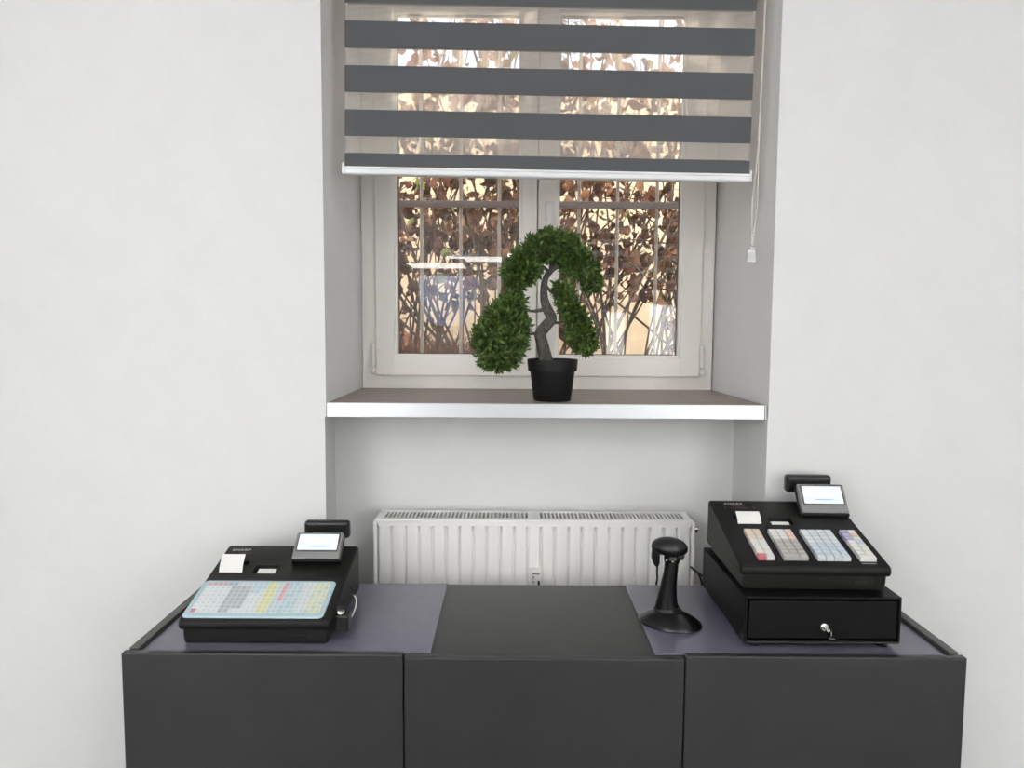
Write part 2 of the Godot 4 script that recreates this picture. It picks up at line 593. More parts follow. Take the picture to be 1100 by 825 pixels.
func frame_ring(x0: float, x1: float, y0: float, y1: float, fl: float, fr: float, fb: float, ft: float, z0: float, z1: float, r := 0.004) -> ArrayMesh:
	var d := z1 - z0
	var zc := (z0 + z1) / 2
	return join([
		[rbox(Vector3(fl, y1 - y0, d), r, 2), T(Vector3(x0 + fl / 2, (y0 + y1) / 2, zc))],
		[rbox(Vector3(fr, y1 - y0, d), r, 2), T(Vector3(x1 - fr / 2, (y0 + y1) / 2, zc))],
		[rbox(Vector3(x1 - x0 - fl - fr + 2 * r, fb, d), r, 2), T(Vector3((x0 + fl + x1 - fr) / 2, y0 + fb / 2, zc))],
		[rbox(Vector3(x1 - x0 - fl - fr + 2 * r, ft, d), r, 2), T(Vector3((x0 + fl + x1 - fr) / 2, y1 - ft / 2, zc))]])

func front_window() -> void:
	var o := Node3D.new()
	o.name = "window_1"
	o.set_meta("kind", "structure")
	o.set_meta("label", "white two-casement window in a deep reveal behind the striped blind")
	add_child(o)
	var top := 2.53
	part(o, "frame", frame_ring(-0.566, 0.588, 1.187, top, 0.062, 0.056, 0.095, 0.05, -0.545, -0.470), M.window_plastic)
	part(o, "mullion", rbox(Vector3(0.06, top - 1.187, 0.03), 0.003), M.window_plastic, Vector3(0.008, (top + 1.187) / 2, -0.53))
	# casements
	var yb := 1.266
	var yt := 2.49
	var gb := 1.337
	var gt := 2.42
	var c := [[-0.520, 0.0065, -0.447, -0.053], [0.0095, 0.547, 0.079, 0.471]]
	for k in 2:
		var e = c[k]
		var s := Node3D.new()
		s.name = "casement"
		o.add_child(s, true)
		part(s, "sash", frame_ring(e[0], e[1], yb, yt, e[2] - e[0] - 0.008, e[1] - e[3] - 0.008, gb - yb - 0.008, yt - gt - 0.008, -0.535, -0.456, 0.005), M.window_plastic)
		part(s, "glazing_bead", frame_ring(e[2] - 0.012, e[3] + 0.012, gb - 0.012, gt + 0.012, 0.012, 0.012, 0.012, 0.012, -0.500, -0.464, 0.003), M.window_plastic)
		part(s, "gasket", frame_ring(e[2] - 0.002, e[3] + 0.002, gb - 0.002, gt + 0.002, 0.004, 0.004, 0.004, 0.004, -0.499, -0.482, 0.001), M.gasket)
		for z in [-0.486, -0.503]:
			part(s, "pane", flat_quad(e[3] - e[2], gt - gb), M.glass, Vector3((e[2] + e[3]) / 2, (gb + gt) / 2, z))
		# hinge
		var hx: float = -0.5255 if k == 0 else 0.5485
		part(s, "hinge", rbox(Vector3(0.014, 0.074, 0.016), 0.005, 2), M.hinge_plastic, Vector3(hx, 1.336, -0.452))
		part(s, "hinge_pin", rbox(Vector3(0.014, 0.022, 0.016), 0.004, 2), M.hinge_plastic, Vector3(hx, 1.284, -0.452))
	# handle
	var hd := part(o, "handle", join([
		[rbox(Vector3(0.028, 0.065, 0.010), 0.005, 2), T(Vector3(0.046, 1.80, -0.452))],
		[tube([Vector3(0.046, 1.81, -0.452), Vector3(0.046, 1.81, -0.412)], 0.010, 12)],
		[rbox(Vector3(0.019, 0.115, 0.012), 0.005, 2), T(Vector3(0.044, 1.762, -0.408))]]), M.hinge_plastic)
	hd.set_meta("label", "white lever handle")

func window_sill() -> void:
	var o := thing("window_sill", "grey-brown laminate window sill board with a bright aluminium front edge", "window sill", Vector3(0.02, 1.187, -0.235))
	part(o, "board", extrude_y(PackedVector2Array([Vector2(-0.589, 0.231), Vector2(0.590, 0.231), Vector2(0.567, -0.232), Vector2(-0.586, -0.232)]), 0.002, 0.0365), M.sill_laminate)
	part(o, "edge_strip", join([
		[rbox(Vector3(1.172, 0.0385, 0.004), 0.001), T(Vector3(-0.0015, 0.0185, 0.235))],
		[rbox(Vector3(1.172, 0.0015, 0.012), 0.0006), T(Vector3(-0.0015, 0.0372, 0.231))]]), M.aluminium)
	for s in [-1, 1]:
		part(o, "end_cap", rbox(Vector3(0.004, 0.0385, 0.010), 0.001), M.hinge_plastic, Vector3(s * 0.5895 - 0.0015, 0.0185, 0.233))

func blind() -> void:
	var o := thing("zebra_blind", "half-lowered day-night roller blind with grey and sheer stripes over the window", "window blind", Vector3(0.0175, 1.845, -0.055), Vector3(0, 0, -0.0128))
	var w := 1.079
	var pitch := 0.1135
	var band := 0.0685
	var topy := 0.655
	# fabric in two layers, from the bar up
	for layer in 2:
		var z := 0.013 if layer == 0 else -0.013
		var y := 0.0
		var h := 0.037
		while y < topy - 0.02:
			h = minf(h, topy - y)
			part(o, "grey_band", rbox(Vector3(w, h, 0.0012), 0.0004), M.blind_fabric, Vector3(0, y + h / 2 + 0.007 * layer, z))
			y += h
			h = band
			var hs := minf(pitch - band, topy - y)
			if hs > 0.005:
				part(o, "sheer_band", flat_quad(w - 0.002, hs), M.blind_sheer, Vector3(0, y + hs / 2 + 0.007 * layer, z))
			y += pitch - band
	part(o, "bottom_bar", join([
		[rbox(Vector3(w + 0.006, 0.023, 0.030), 0.006, 3), T(Vector3(0, -0.0065, 0))],
		[rbox(Vector3(w + 0.006, 0.004, 0.004), 0.0015), T(Vector3(0, -0.002, 0.0155))]]), M.blind_bar)
	for s in [-1, 1]:
		part(o, "end_cap", rbox(Vector3(0.006, 0.030, 0.034), 0.003, 2), M.blind_bar, Vector3(s * (w / 2 + 0.004), -0.003, 0))
	part(o, "roller", tube([Vector3(-w / 2, topy - 0.012, 0), Vector3(w / 2, topy - 0.012, 0)], 0.02, 20), M.blind_bar)
	part(o, "cassette", rbox(Vector3(w + 0.03, 0.045, 0.075), 0.006, 2), M.blind_bar, Vector3(0, topy + 0.01, 0))
	# bead chain: two strands and a clear tensioner
	var c := part(o, "chain", chain_mesh(), M.chain_plastic)
	c.set_meta("label", "white bead chain")
	var wt := part(o, "chain_weight", join([
		[rbox(Vector3(0.026, 0.036, 0.010), 0.004, 2)],
		[rbox(Vector3(0.016, 0.010, 0.011), 0.003, 2), T(Vector3(0.002, 0.021, 0))]]), M.chain_weight, Vector3(0.5545, -0.213, 0.012))
	part(wt, "clip", rbox(Vector3(0.016, 0.012, 0.006), 0.002), M.gasket, Vector3(0, 0.001, 0))
	wt.set_meta("label", "clear plastic chain tensioner")

func chain_mesh() -> ArrayMesh:
	var list := []
	var a := [Vector3(0.562, 0.64, 0.012), Vector3(0.560, 0.07, 0.012), Vector3(0.551, -0.08, 0.012), Vector3(0.556, -0.192, 0.012)]
	var b := [Vector3(0.566, 0.64, 0.004), Vector3(0.565, 0.07, 0.004), Vector3(0.5665, -0.08, 0.006), Vector3(0.556, -0.192, 0.012)]
	var bead := lathe([Vector2(0, -0.0021), Vector2(0.0017, -0.0012), Vector2(0.0021, 0), Vector2(0.0017, 0.0012), Vector2(0, 0.0021)], 6)
	for s in [a, b]:
		list.append([tube(s, 0.0008, 5, 8)])
		var cv := Curve3D.new()
		for p in s:
			cv.add_point(p)
		var L := cv.get_baked_length()
		var d := 0.0
		while d < L:
			list.append([bead, T(cv.sample_baked(d))])
			d += 0.0058
	return join(list)

func radiator() -> void:
	var w := 0.93
	var h := 0.50
	var o := thing("radiator", "white ribbed panel radiator with a slotted top grille under the window sill", "radiator", Vector3(-0.005, 0.379, -0.17))
	var zf := 0.052
	# front panel: flat sheet with pressed vertical channels
	var st := begin()
	var xs := []
	var n := 23
	var x0 := -w / 2 + 0.014
	var x1 := w / 2 - 0.014
	var pitch := (x1 - x0) / n
	var prof := [[0.0, -0.009], [0.035, -0.009], [0.10, -0.0015], [0.2, 0.0], [0.42, 0.0006], [0.5, 0.0008], [0.58, 0.0006], [0.8, 0.0], [0.90, -0.0015], [0.965, -0.009]]
	for k in n:
		for e in prof:
			xs.append([x0 + pitch * (k + e[0]), e[1], k])
	xs.append([x1, -0.009, n - 1])
	var ys := [0.015, 0.06, 0.085, h - 0.036, h - 0.022, h - 0.012]
	for i in xs.size() - 1:
		for j in ys.size() - 1:
			var P := []
			for e in [[i, j], [i + 1, j], [i + 1, j + 1], [i, j + 1]]:
				var f := 1.0 if (e[1] >= 2 and e[1] <= 3) else 0.0
				var col = xs[e[0]]
				var yy: float = ys[e[1]]
				if e[1] == 3 and (col[2] == 0 or col[2] == n - 1):
					yy -= 0.016
				P.append(Vector3(col[0], yy, zf + col[1] * f))
			var nn: Vector3 = (P[1] - P[0]).cross(P[2] - P[0])
			if nn.length() < 1e-12:
				nn = (P[2] - P[0]).cross(P[3] - P[0])
			nn = nn.normalized()
			if nn.z < 0:
				nn = -nn
			quad(st, P[0], P[1], P[2], P[3], nn)
	part(o, "front_panel", st.commit(), M.radiator_enamel)
	for y in [h - 0.013, 0.015]:
		part(o, "front_edge", tube([Vector3(x0 - 0.004, y, zf - 0.004), Vector3(x1 + 0.004, y, zf - 0.004)], 0.0045, 10), M.radiator_enamel)
	part(o, "rear_panel", rbox(Vector3(w - 0.02, h - 0.03, 0.012), 0.004), M.radiator_enamel, Vector3(0, h / 2 - 0.008, -0.044))
	# convector sheets seen dark through the grille
	part(o, "convector", rbox(Vector3(w - 0.04, h - 0.16, 0.05), 0.004), M.radiator_enamel, Vector3(0, h / 2 - 0.06, 0.002))
	for s in [-1, 1]:
		part(o, "side_cover", rbox(Vector3(0.012, h - 0.008, 0.104), 0.005, 2), M.radiator_enamel, Vector3(s * (w / 2 - 0.006), h / 2 - 0.003, 0))
	# top grille: rails and cross bars around open slots
	var gl := []
	var gy := h - 0.004
	gl.append([rbox(Vector3(w - 0.012, 0.010, 0.020), 0.003, 2), T(Vector3(0, gy - 0.003, 0.043))])
	gl.append([rbox(Vector3(w - 0.012, 0.004, 0.022), 0.0015, 2), T(Vector3(0, gy, -0.043))])
	var bar := rbox(Vector3(0.0048, 0.004, 0.072), 0.001)
	var gp := 0.0114
	var cnt := 37
	for s in [-1, 1]:
		for k in cnt + 1:
			gl.append([bar, T(Vector3(s * (0.016 + gp * k), gy - 0.001, 0))])
	gl.append([rbox(Vector3(0.034, 0.006, 0.072), 0.0012), T(Vector3(0, gy - 0.001, 0))])
	for s in [-1, 1]:
		gl.append([rbox(Vector3(0.016, 0.006, 0.072), 0.0012), T(Vector3(s * (w / 2 - 0.018), gy - 0.001, 0))])
	var g := part(o, "top_grille", join(gl), M.radiator_enamel)
	g.set_meta("label", "slotted top grille")
	# plug and air vent
	part(o, "air_vent", join([
		[tube([Vector3(w / 2 - 0.004, h - 0.040, 0.01), Vector3(w / 2 + 0.012, h - 0.040, 0.01)], 0.010, 12)],
		[tube([Vector3(w / 2 + 0.012, h - 0.040, 0.01), Vector3(w / 2 + 0.018, h - 0.040, 0.01)], 0.004, 8)]]), M.chrome)
	part(o, "plug", tube([Vector3(-w / 2 - 0.006, h - 0.040, 0.01), Vector3(-w / 2 + 0.004, h - 0.040, 0.01)], 0.010, 12), M.radiator_enamel)
	for s in [-1, 1]:
		part(o, "foot", join([[rbox(Vector3(0.03, 0.385, 0.03), 0.004), T(Vector3(s * 0.34, -0.189, 0))], [rbox(Vector3(0.06, 0.012, 0.09), 0.004), T(Vector3(s * 0.34, -0.373, 0))]]), M.radiator_enamel)
	# heat meter clipped on the front
	var hm := part(o, "heat_meter", rbox(Vector3(0.032, 0.105, 0.022), 0.003, 2), M.hinge_plastic, Vector3(0.006, 0.306, zf + 0.011))
	hm.set_meta("label", "small white heat meter")
	part(hm, "back_plate", rbox(Vector3(0.042, 0.107, 0.006), 0.002), M.radiator_enamel, Vector3(-0.002, 0, -0.009))
	part(hm, "display", rbox(Vector3(0.006, 0.016, 0.001), 0.0004), M.slot_black, Vector3(0.007, 0.012, 0.0112))
	var marks := []
	for e in [[-0.001, 0.040, 0.021, 0.0032], [-0.008, 0.031, 0.005, 0.004], [-0.008, 0.025, 0.006, 0.0016], [-0.008, 0.017, 0.008, 0.0022], [-0.007, 0.012, 0.006, 0.0018]]:
		marks.append([rbox(Vector3(e[2], e[3], 0.0006), 0.0002), T(Vector3(e[0], e[1], 0.0112))])
	part(hm, "print", join(marks), M.gasket)

func cabinet() -> void:
	var o := thing("sideboard", "long low charcoal sideboard with three plain doors below the window", "sideboard", Vector3(0, 0, 0.229))
	var zf := 0.205      # carcass front
	var zb := -0.226
	var D := zf - zb
	var zc := (zf + zb) / 2
	for s in [-1, 1]:
		part(o, "side_panel", rbox(Vector3(0.021, 0.66, D), 0.0012), M.cabinet_edge, Vector3(s * 0.8815, 0.41, zc))
	part(o, "top_panel", rbox(Vector3(1.742, 0.020, D), 0.001), M.cabinet_foil, Vector3(0, 0.7185, zc))
	part(o, "bottom_panel", rbox(Vector3(1.742, 0.020, D), 0.001), M.cabinet_foil, Vector3(0, 0.09, zc))
	part(o, "back_panel", rbox(Vector3(1.742, 0.62, 0.006), 0.001), M.cabinet_foil, Vector3(0, 0.40, zb + 0.006))
	for x in [-0.3, 0.3]:
		part(o, "divider", rbox(Vector3(0.018, 0.60, D - 0.02), 0.001), M.cabinet_foil, Vector3(x, 0.404, zc))
	for e in [[-0.9, -0.3012, 0.7365], [-0.2988, 0.2988, 0.7295], [0.3012, 0.9, 0.7365]]:
		part(o, "door", rbox(Vector3(e[1] - e[0], e[2] - 0.075, 0.019), 0.003, 2), M.cabinet_foil, Vector3((e[0] + e[1]) / 2, (e[2] + 0.075) / 2, zf + 0.0105))
	for x in [-0.8, 0, 0.8]:
		for z in [-0.17, 0.16]:
			part(o, "leg", lathe([Vector2(0.001, 0), Vector2(0.018, 0), Vector2(0.022, 0.08), Vector2(0.001, 0.08)], 16), M.black_plastic, Vector3(x, 0, z))
	var lab := ["slate-violet vinyl mat lying under the flat-keypad cash register", "slate-violet vinyl mat lying under the scanner stand and cash drawer"]
	var k := 0
	for e in [[-0.869, -0.2445], [0.239, 0.869]]:
		var m := part(self, "desk_mat", rbox(Vector3(e[1] - e[0], 0.0024, 0.426), 0.0009), M.mat_vinyl, Vector3((e[0] + e[1]) / 2, 0.7298, 0.2175))
		m.set_meta("label", lab[k])
		m.set_meta("category", "mat")
		m.set_meta("group", "vinyl mats on the sideboard")
		k += 1

const SLOPE := 0.23783
func slope_xf(u: float, v: float, lift := 0.0) -> Transform3D:   # a frame on the sloping top: x right, y up the slope, z off the surface
	var b := Basis(Vector3.RIGHT, -(PI / 2 - SLOPE))
	var p := Vector3(u, 0.06, 0.007) + b * Vector3(0, v, lift)
	return Transform3D(b, p)

func on_slope(parent: Node3D, called: String, m: Mesh, mt: Material, u: float, v: float, lift := 0.0) -> MeshInstance3D:
	var o := part(parent, called, m, mt)
	o.transform = slope_xf(u, v, lift)
	return o

# body shared by both registers: lower tray, sloping housing with printer openings
func register_body(o: Node3D, papers: Array, wells: Array) -> void:
	var low := PackedVector2Array([Vector2(0.002, 0.002), Vector2(0.005, 0.006), Vector2(0.0115, 0.046), Vector2(-0.27, 0.046), Vector2(-0.285, 0.002)])
	part(o, "lower_tray", extrude_x(low, 0.318, 0.004), M.register_grey)
	var hp := PackedVector2Array([Vector2(0.010, 0.036), Vector2(0.0145, 0.040), Vector2(0.0150, 0.050), Vector2(0.0125, 0.0565), Vector2(0.0075, 0.0602), Vector2(-0.284, 0.1310), Vector2(-0.292, 0.1310), Vector2(-0.297, 0.127), Vector2(-0.300, 0.020), Vector2(-0.285, 0.014), Vector2(-0.030, 0.034)])
	var c := CSGCombiner3D.new()
	c.name = "housing"
	var body := CSGMesh3D.new()
	body.name = "shell"
	body.mesh = extrude_x(hp, 0.334, 0.004)
	body.material = M.register_plastic
	c.add_child(body)
	for e in papers + wells:
		var b := CSGBox3D.new()
		b.name = "opening"
		b.size = Vector3(e[2], e[3], 0.04)
		b.transform = slope_xf(e[0], e[1], e[4] if e.size() > 4 else 0.004)
		b.operation = CSGShape3D.OPERATION_SUBTRACTION
		b.material = M.slot_black
		c.add_child(b, true)
	o.add_child(c)
	for s in [-1, 1]:
		for z in [-0.02, -0.26]:
			part(o, "foot", lathe([Vector2(0.0005, 0), Vector2(0.010, 0), Vector2(0.010, 0.004), Vector2(0.0005, 0.004)], 14), M.black_plastic, Vector3(s * 0.13, 0, z))

func curved_paper(w: float, len_: float, lean: float) -> ArrayMesh:   # a strip rising from its slot, leaning back
	var st := begin()
	var n := 8
	var pts := []
	for i in n + 1:
		var t := float(i) / n
		var a := lean + 0.35 * (1.0 - t)
		pts.append(Vector3(0, sin(a) * len_ * t, -cos(a) * len_ * t))
	for i in n:
		var d: Vector3 = pts[i + 1] - pts[i]
		var nn := Vector3(0, -d.z, d.y).normalized()
		for off in [0.0, 0.0006]:
			var k: Vector3 = nn * -off
			quad(st, pts[i] + k + Vector3(-w / 2, 0, 0), pts[i] + k + Vector3(w / 2, 0, 0), pts[i + 1] + k + Vector3(w / 2, 0, 0), pts[i + 1] + k + Vector3(-w / 2, 0, 0), nn if off == 0.0 else -nn)
	return st.commit()

func screen_image() -> ImageTexture:
	var im := Image.create(192, 112, false, Image.FORMAT_RGBA8)
	im.fill(Color(0.96, 0.98, 1.0))
	im.fill_rect(Rect2i(50, 82, 100, 8), Color(0.72, 0.84, 0.95))
	im.fill_rect(Rect2i(58, 84, 78, 4), Color(0.60, 0.76, 0.92))
	for x in [14, 22, 30]:
		im.fill_rect(Rect2i(x, 80, 4, 5), Color(0.74, 0.84, 0.92))
		im.fill_rect(Rect2i(x, 90, 5, 4), Color(0.76, 0.85, 0.92))
	im.fill_rect(Rect2i(160, 82, 12, 6), Color(0.78, 0.86, 0.93))
	im.fill_rect(Rect2i(0, 0, 192, 5), Color(0.90, 0.93, 0.96))
	return ImageTexture.create_from_image(im)

func displays(o: Node3D, bottom: Vector3, top: Vector3, cx: float, rear: Vector3) -> void:
	# operator display: grey bezel, lit screen, dark back and hinge bracket
	var d := top - bottom
	var h := d.length()
	var ang := atan2(d.y, -d.z)
	var hold := part(o, "display_bracket", join([
		[rbox(Vector3(0.070, 0.030, 0.040), 0.004, 2), T(Vector3(cx, bottom.y - 0.012, bottom.z - 0.030))],
		[tube([Vector3(cx - 0.045, bottom.y - 0.002, bottom.z - 0.012), Vector3(cx + 0.045, bottom.y - 0.002, bottom.z - 0.012)], 0.009, 14)]]), M.black_plastic)
	hold.set_meta("label", "black display hinge")
	var p := part(o, "operator_display", rbox(Vector3(0.117, h, 0.016), 0.004, 2), M.bezel_grey)
	p.transform = Transform3D(Basis(Vector3.RIGHT, -(PI / 2 - ang)), Vector3(cx, (bottom.y + top.y) / 2, (bottom.z + top.z) / 2))
	part(p, "back_shell", rbox(Vector3(0.121, h + 0.006, 0.014), 0.005, 2), M.black_plastic, Vector3(0, -0.003, -0.009))
	part(p, "screen_surround", rbox(Vector3(0.105, h * 0.70, 0.002), 0.0008), M.gasket, Vector3(0, h * 0.105, 0.0082))
	var em := StandardMaterial3D.new()
	em.resource_name = "screen_glow"
	em.albedo_color = Color(0.05, 0.05, 0.05)
	em.roughness = 0.2
	em.emission_enabled = true
	em.emission_texture = screen_image()
	em.emission = Color.BLACK
	em.emission_energy_multiplier = 1.5
	part(p, "screen", flat_quad(0.098, h * 0.60), em, Vector3(0, h * 0.105, 0.0096))
	part(p, "front_lip", rbox(Vector3(0.117, 0.008, 0.012), 0.003), M.register_plastic, Vector3(0, -h / 2 - 0.003, 0.001))
	# customer display on its stalk
	part(o, "display_stalk", tube([Vector3(rear.x + 0.030, 0.10, rear.z - 0.006), Vector3(rear.x + 0.030, rear.y, rear.z - 0.006)], 0.012, 14), M.black_plastic)
	var r := part(o, "customer_display", rbox(Vector3(0.118, 0.046, 0.026), 0.009, 3), M.black_plastic, rear)
	r.set_meta("label", "black customer display seen from behind")

func logo(o: Node3D, u: float, v: float) -> void:
	var tm := TextMesh.new()
	var sf := SystemFont.new()
	sf.font_names = PackedStringArray(["Droid Sans"])
	sf.font_weight = 700
	tm.font = sf
	tm.text = "SHARP"
	tm.font_size = 32
	tm.pixel_size = 0.00042
	tm.depth = 0.0006
	var l := on_slope(o, "maker_lettering", tm, M.logo_silver, u, v, 0.0004)
	l.scale = Vector3(1.15, 0.95, 1.0)
	l.set_meta("label", "silver lettering")

func register_flat() -> void:
	var o := thing("cash_register", "black cash register with a flat colour-printed key sheet on the mat", "cash register", Vector3(-0.634, 0.731, 0.389))
	register_body(o, [[-0.118, 0.205, 0.062, 0.050, 0.010]], [[-0.036, 0.194, 0.058, 0.036, 0.006]])
	# raised clear tray round the printed sheet
	var fr := on_slope(o, "key_sheet_frame", rounded_plate(0.312, 0.142, 0.012, 0.006, 0.0022), M.tray_clear, -0.007, 0.070, 0.001)
	fr.set_meta("label", "pale clear plastic tray")
	var sm := StandardMaterial3D.new()
	sm.resource_name = "key_sheet_print"
	sm.albedo_texture = sheet_image()
	sm.roughness = 0.35
	sm.clearcoat_enabled = true
	sm.clearcoat = 0.4
	sm.clearcoat_roughness = 0.1
	var ks := on_slope(o, "key_sheet", join([[flat_quad(0.288, 0.118)]]), sm, -0.006, 0.073, 0.0044)
	ks.set_meta("label", "key sheet printed in coloured squares")
	# receipt strip and journal window
	var p := part(o, "receipt_paper", curved_paper(0.056, 0.046, 0.95), M.paper)
	p.position = slope_xf(-0.118, 0.1795, 0.0).origin
	on_slope(o, "journal_paper", rbox(Vector3(0.044, 0.026, 0.002), 0.0008), M.paper, -0.034, 0.1895, -0.004)
	on_slope(o, "printer_cover_seam", rbox(Vector3(0.300, 0.0016, 0.0016), 0.0005), M.slot_black, 0.0, 0.160, 0.0)
	displays(o, Vector3(0, 0.124, -0.200), Vector3(0, 0.174, -0.256), 0.080, Vector3(0.083, 0.171, -0.312))
	logo(o, -0.126, 0.283)
	on_slope(o, "model_print", join([[rbox(Vector3(0.030, 0.0022, 0.0004), 0.0001)]]), M.print_dim, -0.112, 0.268, 0.0003)
	# card slot on the front
	part(o, "card_slot", rbox(Vector3(0.040, 0.016, 0.004), 0.002), M.register_plastic, Vector3(0.096, 0.022, 0.0065))
	part(o, "slot_mouth", rbox(Vector3(0.026, 0.0035, 0.005), 0.001), M.slot_black, Vector3(0.097, 0.022, 0.007))
	# clerk key holder at the side, chrome contact and cords
	var h := part(o, "key_holder", rbox(Vector3(0.030, 0.038, 0.040), 0.004, 2), M.black_plastic, Vector3(0.1825, 0.034, -0.045))
	var pr := []
	for i in 9:
		var a := PI * i / 8.0
		pr.append(Vector2(maxf(0.0002, 0.011 * sin(a)), -0.008 * cos(a)))
	part(h, "chrome_contact", lathe(pr, 20), M.chrome, Vector3(-0.006, 0.022, 0.008))
	part(h, "contact_cap", lathe([Vector2(0.0005, 0), Vector2(0.009, 0), Vector2(0.008, 0.006), Vector2(0.0005, 0.008)], 16), M.black_plastic, Vector3(-0.006, 0.028, 0.004))
	part(o, "black_cord", tube([Vector3(0.178, 0.058, -0.045), Vector3(0.186, 0.062, -0.075), Vector3(0.189, 0.069, -0.115), Vector3(0.180, 0.076, -0.150)], 0.0022, 8, 6), M.cable_black)
	part(o, "white_cord", tube([Vector3(0.187, 0.070, -0.115), Vector3(0.197, 0.060, -0.115), Vector3(0.199, 0.046, -0.098), Vector3(0.196, 0.034, -0.075), Vector3(0.190, 0.026, -0.058)], 0.0016, 8, 6), M.cable_white)

func sheet_image() -> ImageTexture:
	var W := 576
	var H := 240
	var im := Image.create(W, H, false, Image.FORMAT_RGBA8)
	im.fill(Color8(214, 226, 230))
	var cols := 24
	var rows := 8
	var cw := W / float(cols)
	var ch := H / float(rows)
	for r in rows:
		for c in cols:
			var k := Color8(222, 228, 230)
			if c < 5:
				k = Color8(226, 228, 230)
			elif c < 9:
				k = Color8(164, 170, 176) if r >= 1 else Color8(206, 212, 218)
			elif c < 11:
				k = Color8(184, 206, 222) if r < 3 else Color8(226, 230, 230)
			elif c < 12:
				k = Color8(190, 208, 222) if r < 2 else Color8(222, 226, 222)
			elif c < 14:
				k = Color8(222, 218, 140)
			elif c < 15:
				k = Color8(190, 212, 214)
			elif c < 16:
				k = Color8(222, 142, 150) if r < 5 else Color8(186, 208, 216)
			elif c < 19:
				k = Color8(172, 200, 214) if (r + c) % 3 else Color8(186, 214, 214)
			elif c < 21:
				k = Color8(216, 224, 222)
			else:
				k = Color8(216, 218, 176) if (r * 7 + c * 3) % 4 else Color8(196, 210, 190)
			if r == 0 and c < 4:
				k = Color8(196, 150, 160)
			if r == 0 and (c == 4 or c == 5):
				k = Color8(150, 160, 190)
			if r == rows - 1 and c < 1:
				k = Color8(206, 96, 106)
			if r == rows - 1 and c >= 7 and c < 9:
				k = Color8(228, 230, 230)
			k = k.lerp(Color8(196, 206, 210), 0.30)
			im.fill_rect(Rect2i(int(c * cw) + 1, int(r * ch) + 1, int(cw) - 2, int(ch) - 2), k)
			var ink := k.darkened(0.2)
			for q in 2:
				var wq := 6 + (r * 5 + c * 7 + q * 3) % 10
				im.fill_rect(Rect2i(int(c * cw) + 4, int(r * ch) + 8 + q * 9, wq, 3), ink)
	return ImageTexture.create_from_image(im)

func register_keyed() -> void:
	var o := thing("cash_register", "black cash register with four blocks of raised white keys on the cash drawer", "cash register", Vector3(0.606, 0.848, 0.355), Vector3(0, -0.025, 0))
	register_body(o, [[-0.095, 0.203, 0.063, 0.042, 0.010]], [[-0.014, 0.197, 0.056, 0.036, 0.006]])
	var p := part(o, "receipt_paper", curved_paper(0.058, 0.036, 0.75), M.paper)
	p.position = slope_xf(-0.094, 0.1825, 0.0).origin
	on_slope(o, "journal_paper", rbox(Vector3(0.044, 0.022, 0.002), 0.0008), M.paper, -0.016, 0.190, -0.004)
	displays(o, Vector3(0, 0.119, -0.212), Vector3(0, 0.182, -0.262), 0.106, Vector3(0.094, 0.177, -0.308))
	logo(o, -0.108, 0.287)
	on_slope(o, "model_print", join([
		[rbox(Vector3(0.034, 0.003, 0.0004), 0.0001), T(Vector3(0, 0.004, 0))],
		[rbox(Vector3(0.044, 0.003, 0.0004), 0.0001), T(Vector3(0.002, -0.006, 0))],
		[rbox(Vector3(0.0015, 0.012, 0.0004), 0.0001), T(Vector3(-0.034, -0.002, 0))],
		[rbox(Vector3(0.0015, 0.012, 0.0004), 0.0001), T(Vector3(0.040, -0.002, 0))]]), M.print_dim, -0.100, 0.269, 0.0003)
	# key blocks: [u of the left edge, columns]
	var rows := 8
	var v0 := 0.0120
	var rp := 0.01585
	var kw := 0.0186
	var small := key_mesh(kw - 0.0011, rp - 0.0007)
	var wide := key_mesh(2 * kw - 0.0011, rp - 0.0007)
	var blocks := [[-0.1225, 2], [-0.0655, 3], [0.0100, 4], [0.1040, 2]]
	for b in 4:
		var u0: float = blocks[b][0]
		var n: int = blocks[b][1]
		on_slope(o, "key_well", rbox(Vector3(n * kw + 0.003, rows * rp + 0.003, 0.003), 0.001), M.slot_black, u0 + n * kw / 2, v0 + rows * rp / 2, 0.0005)
		for r in rows:
			for c in n:
				var mt: Material = M.key_white
				var double := false
				if b == 0:
					mt = M.key_beige if r >= 5 else M.key_white
					if r == 7: mt = M.key_beige
					if r == 0 and c == 0: mt = M.key_red
				elif b == 1:
					mt = M.key_grey if r < 5 else M.key_white
					if c == 2 and r >= 5: mt = M.key_rose
					if r == 0:
						if c == 1: continue
						double = c == 0
				elif b == 2:
					mt = M.key_blue if r < 4 else M.key_pale
					if r == 0: mt = M.key_pale
				else:
					mt = M.key_lavender if (r >= 6 and c == 0) or (r == 5 and c == 0) else M.key_white
					if r == 6 and c == 1: mt = M.key_rose
					if r == 4 and c == 1: mt = M.key_blue
					if r == 0:
						if c == 1: continue
						double = true
				on_slope(o, "key", wide if double else small, mt, u0 + kw * (c + (1.0 if double else 0.5)), v0 + rp * (r + 0.5), 0.0065)
	on_slope(o, "key_label_strip", rbox(Vector3(0.032, 0.003, 0.001), 0.0004), M.bezel_grey, 0.1225, 0.0065, 0.0008)
	part(o, "card_slot", rbox(Vector3(0.036, 0.014, 0.004), 0.002), M.register_plastic, Vector3(0.104, 0.022, 0.0065))
	part(o, "slot_mouth", rbox(Vector3(0.006, 0.012, 0.005), 0.001), M.slot_black, Vector3(0.126, 0.024, 0.0070))
	part(o, "slot_line", rbox(Vector3(0.024, 0.0025, 0.005), 0.0008), M.slot_black, Vector3(0.102, 0.022, 0.0070))

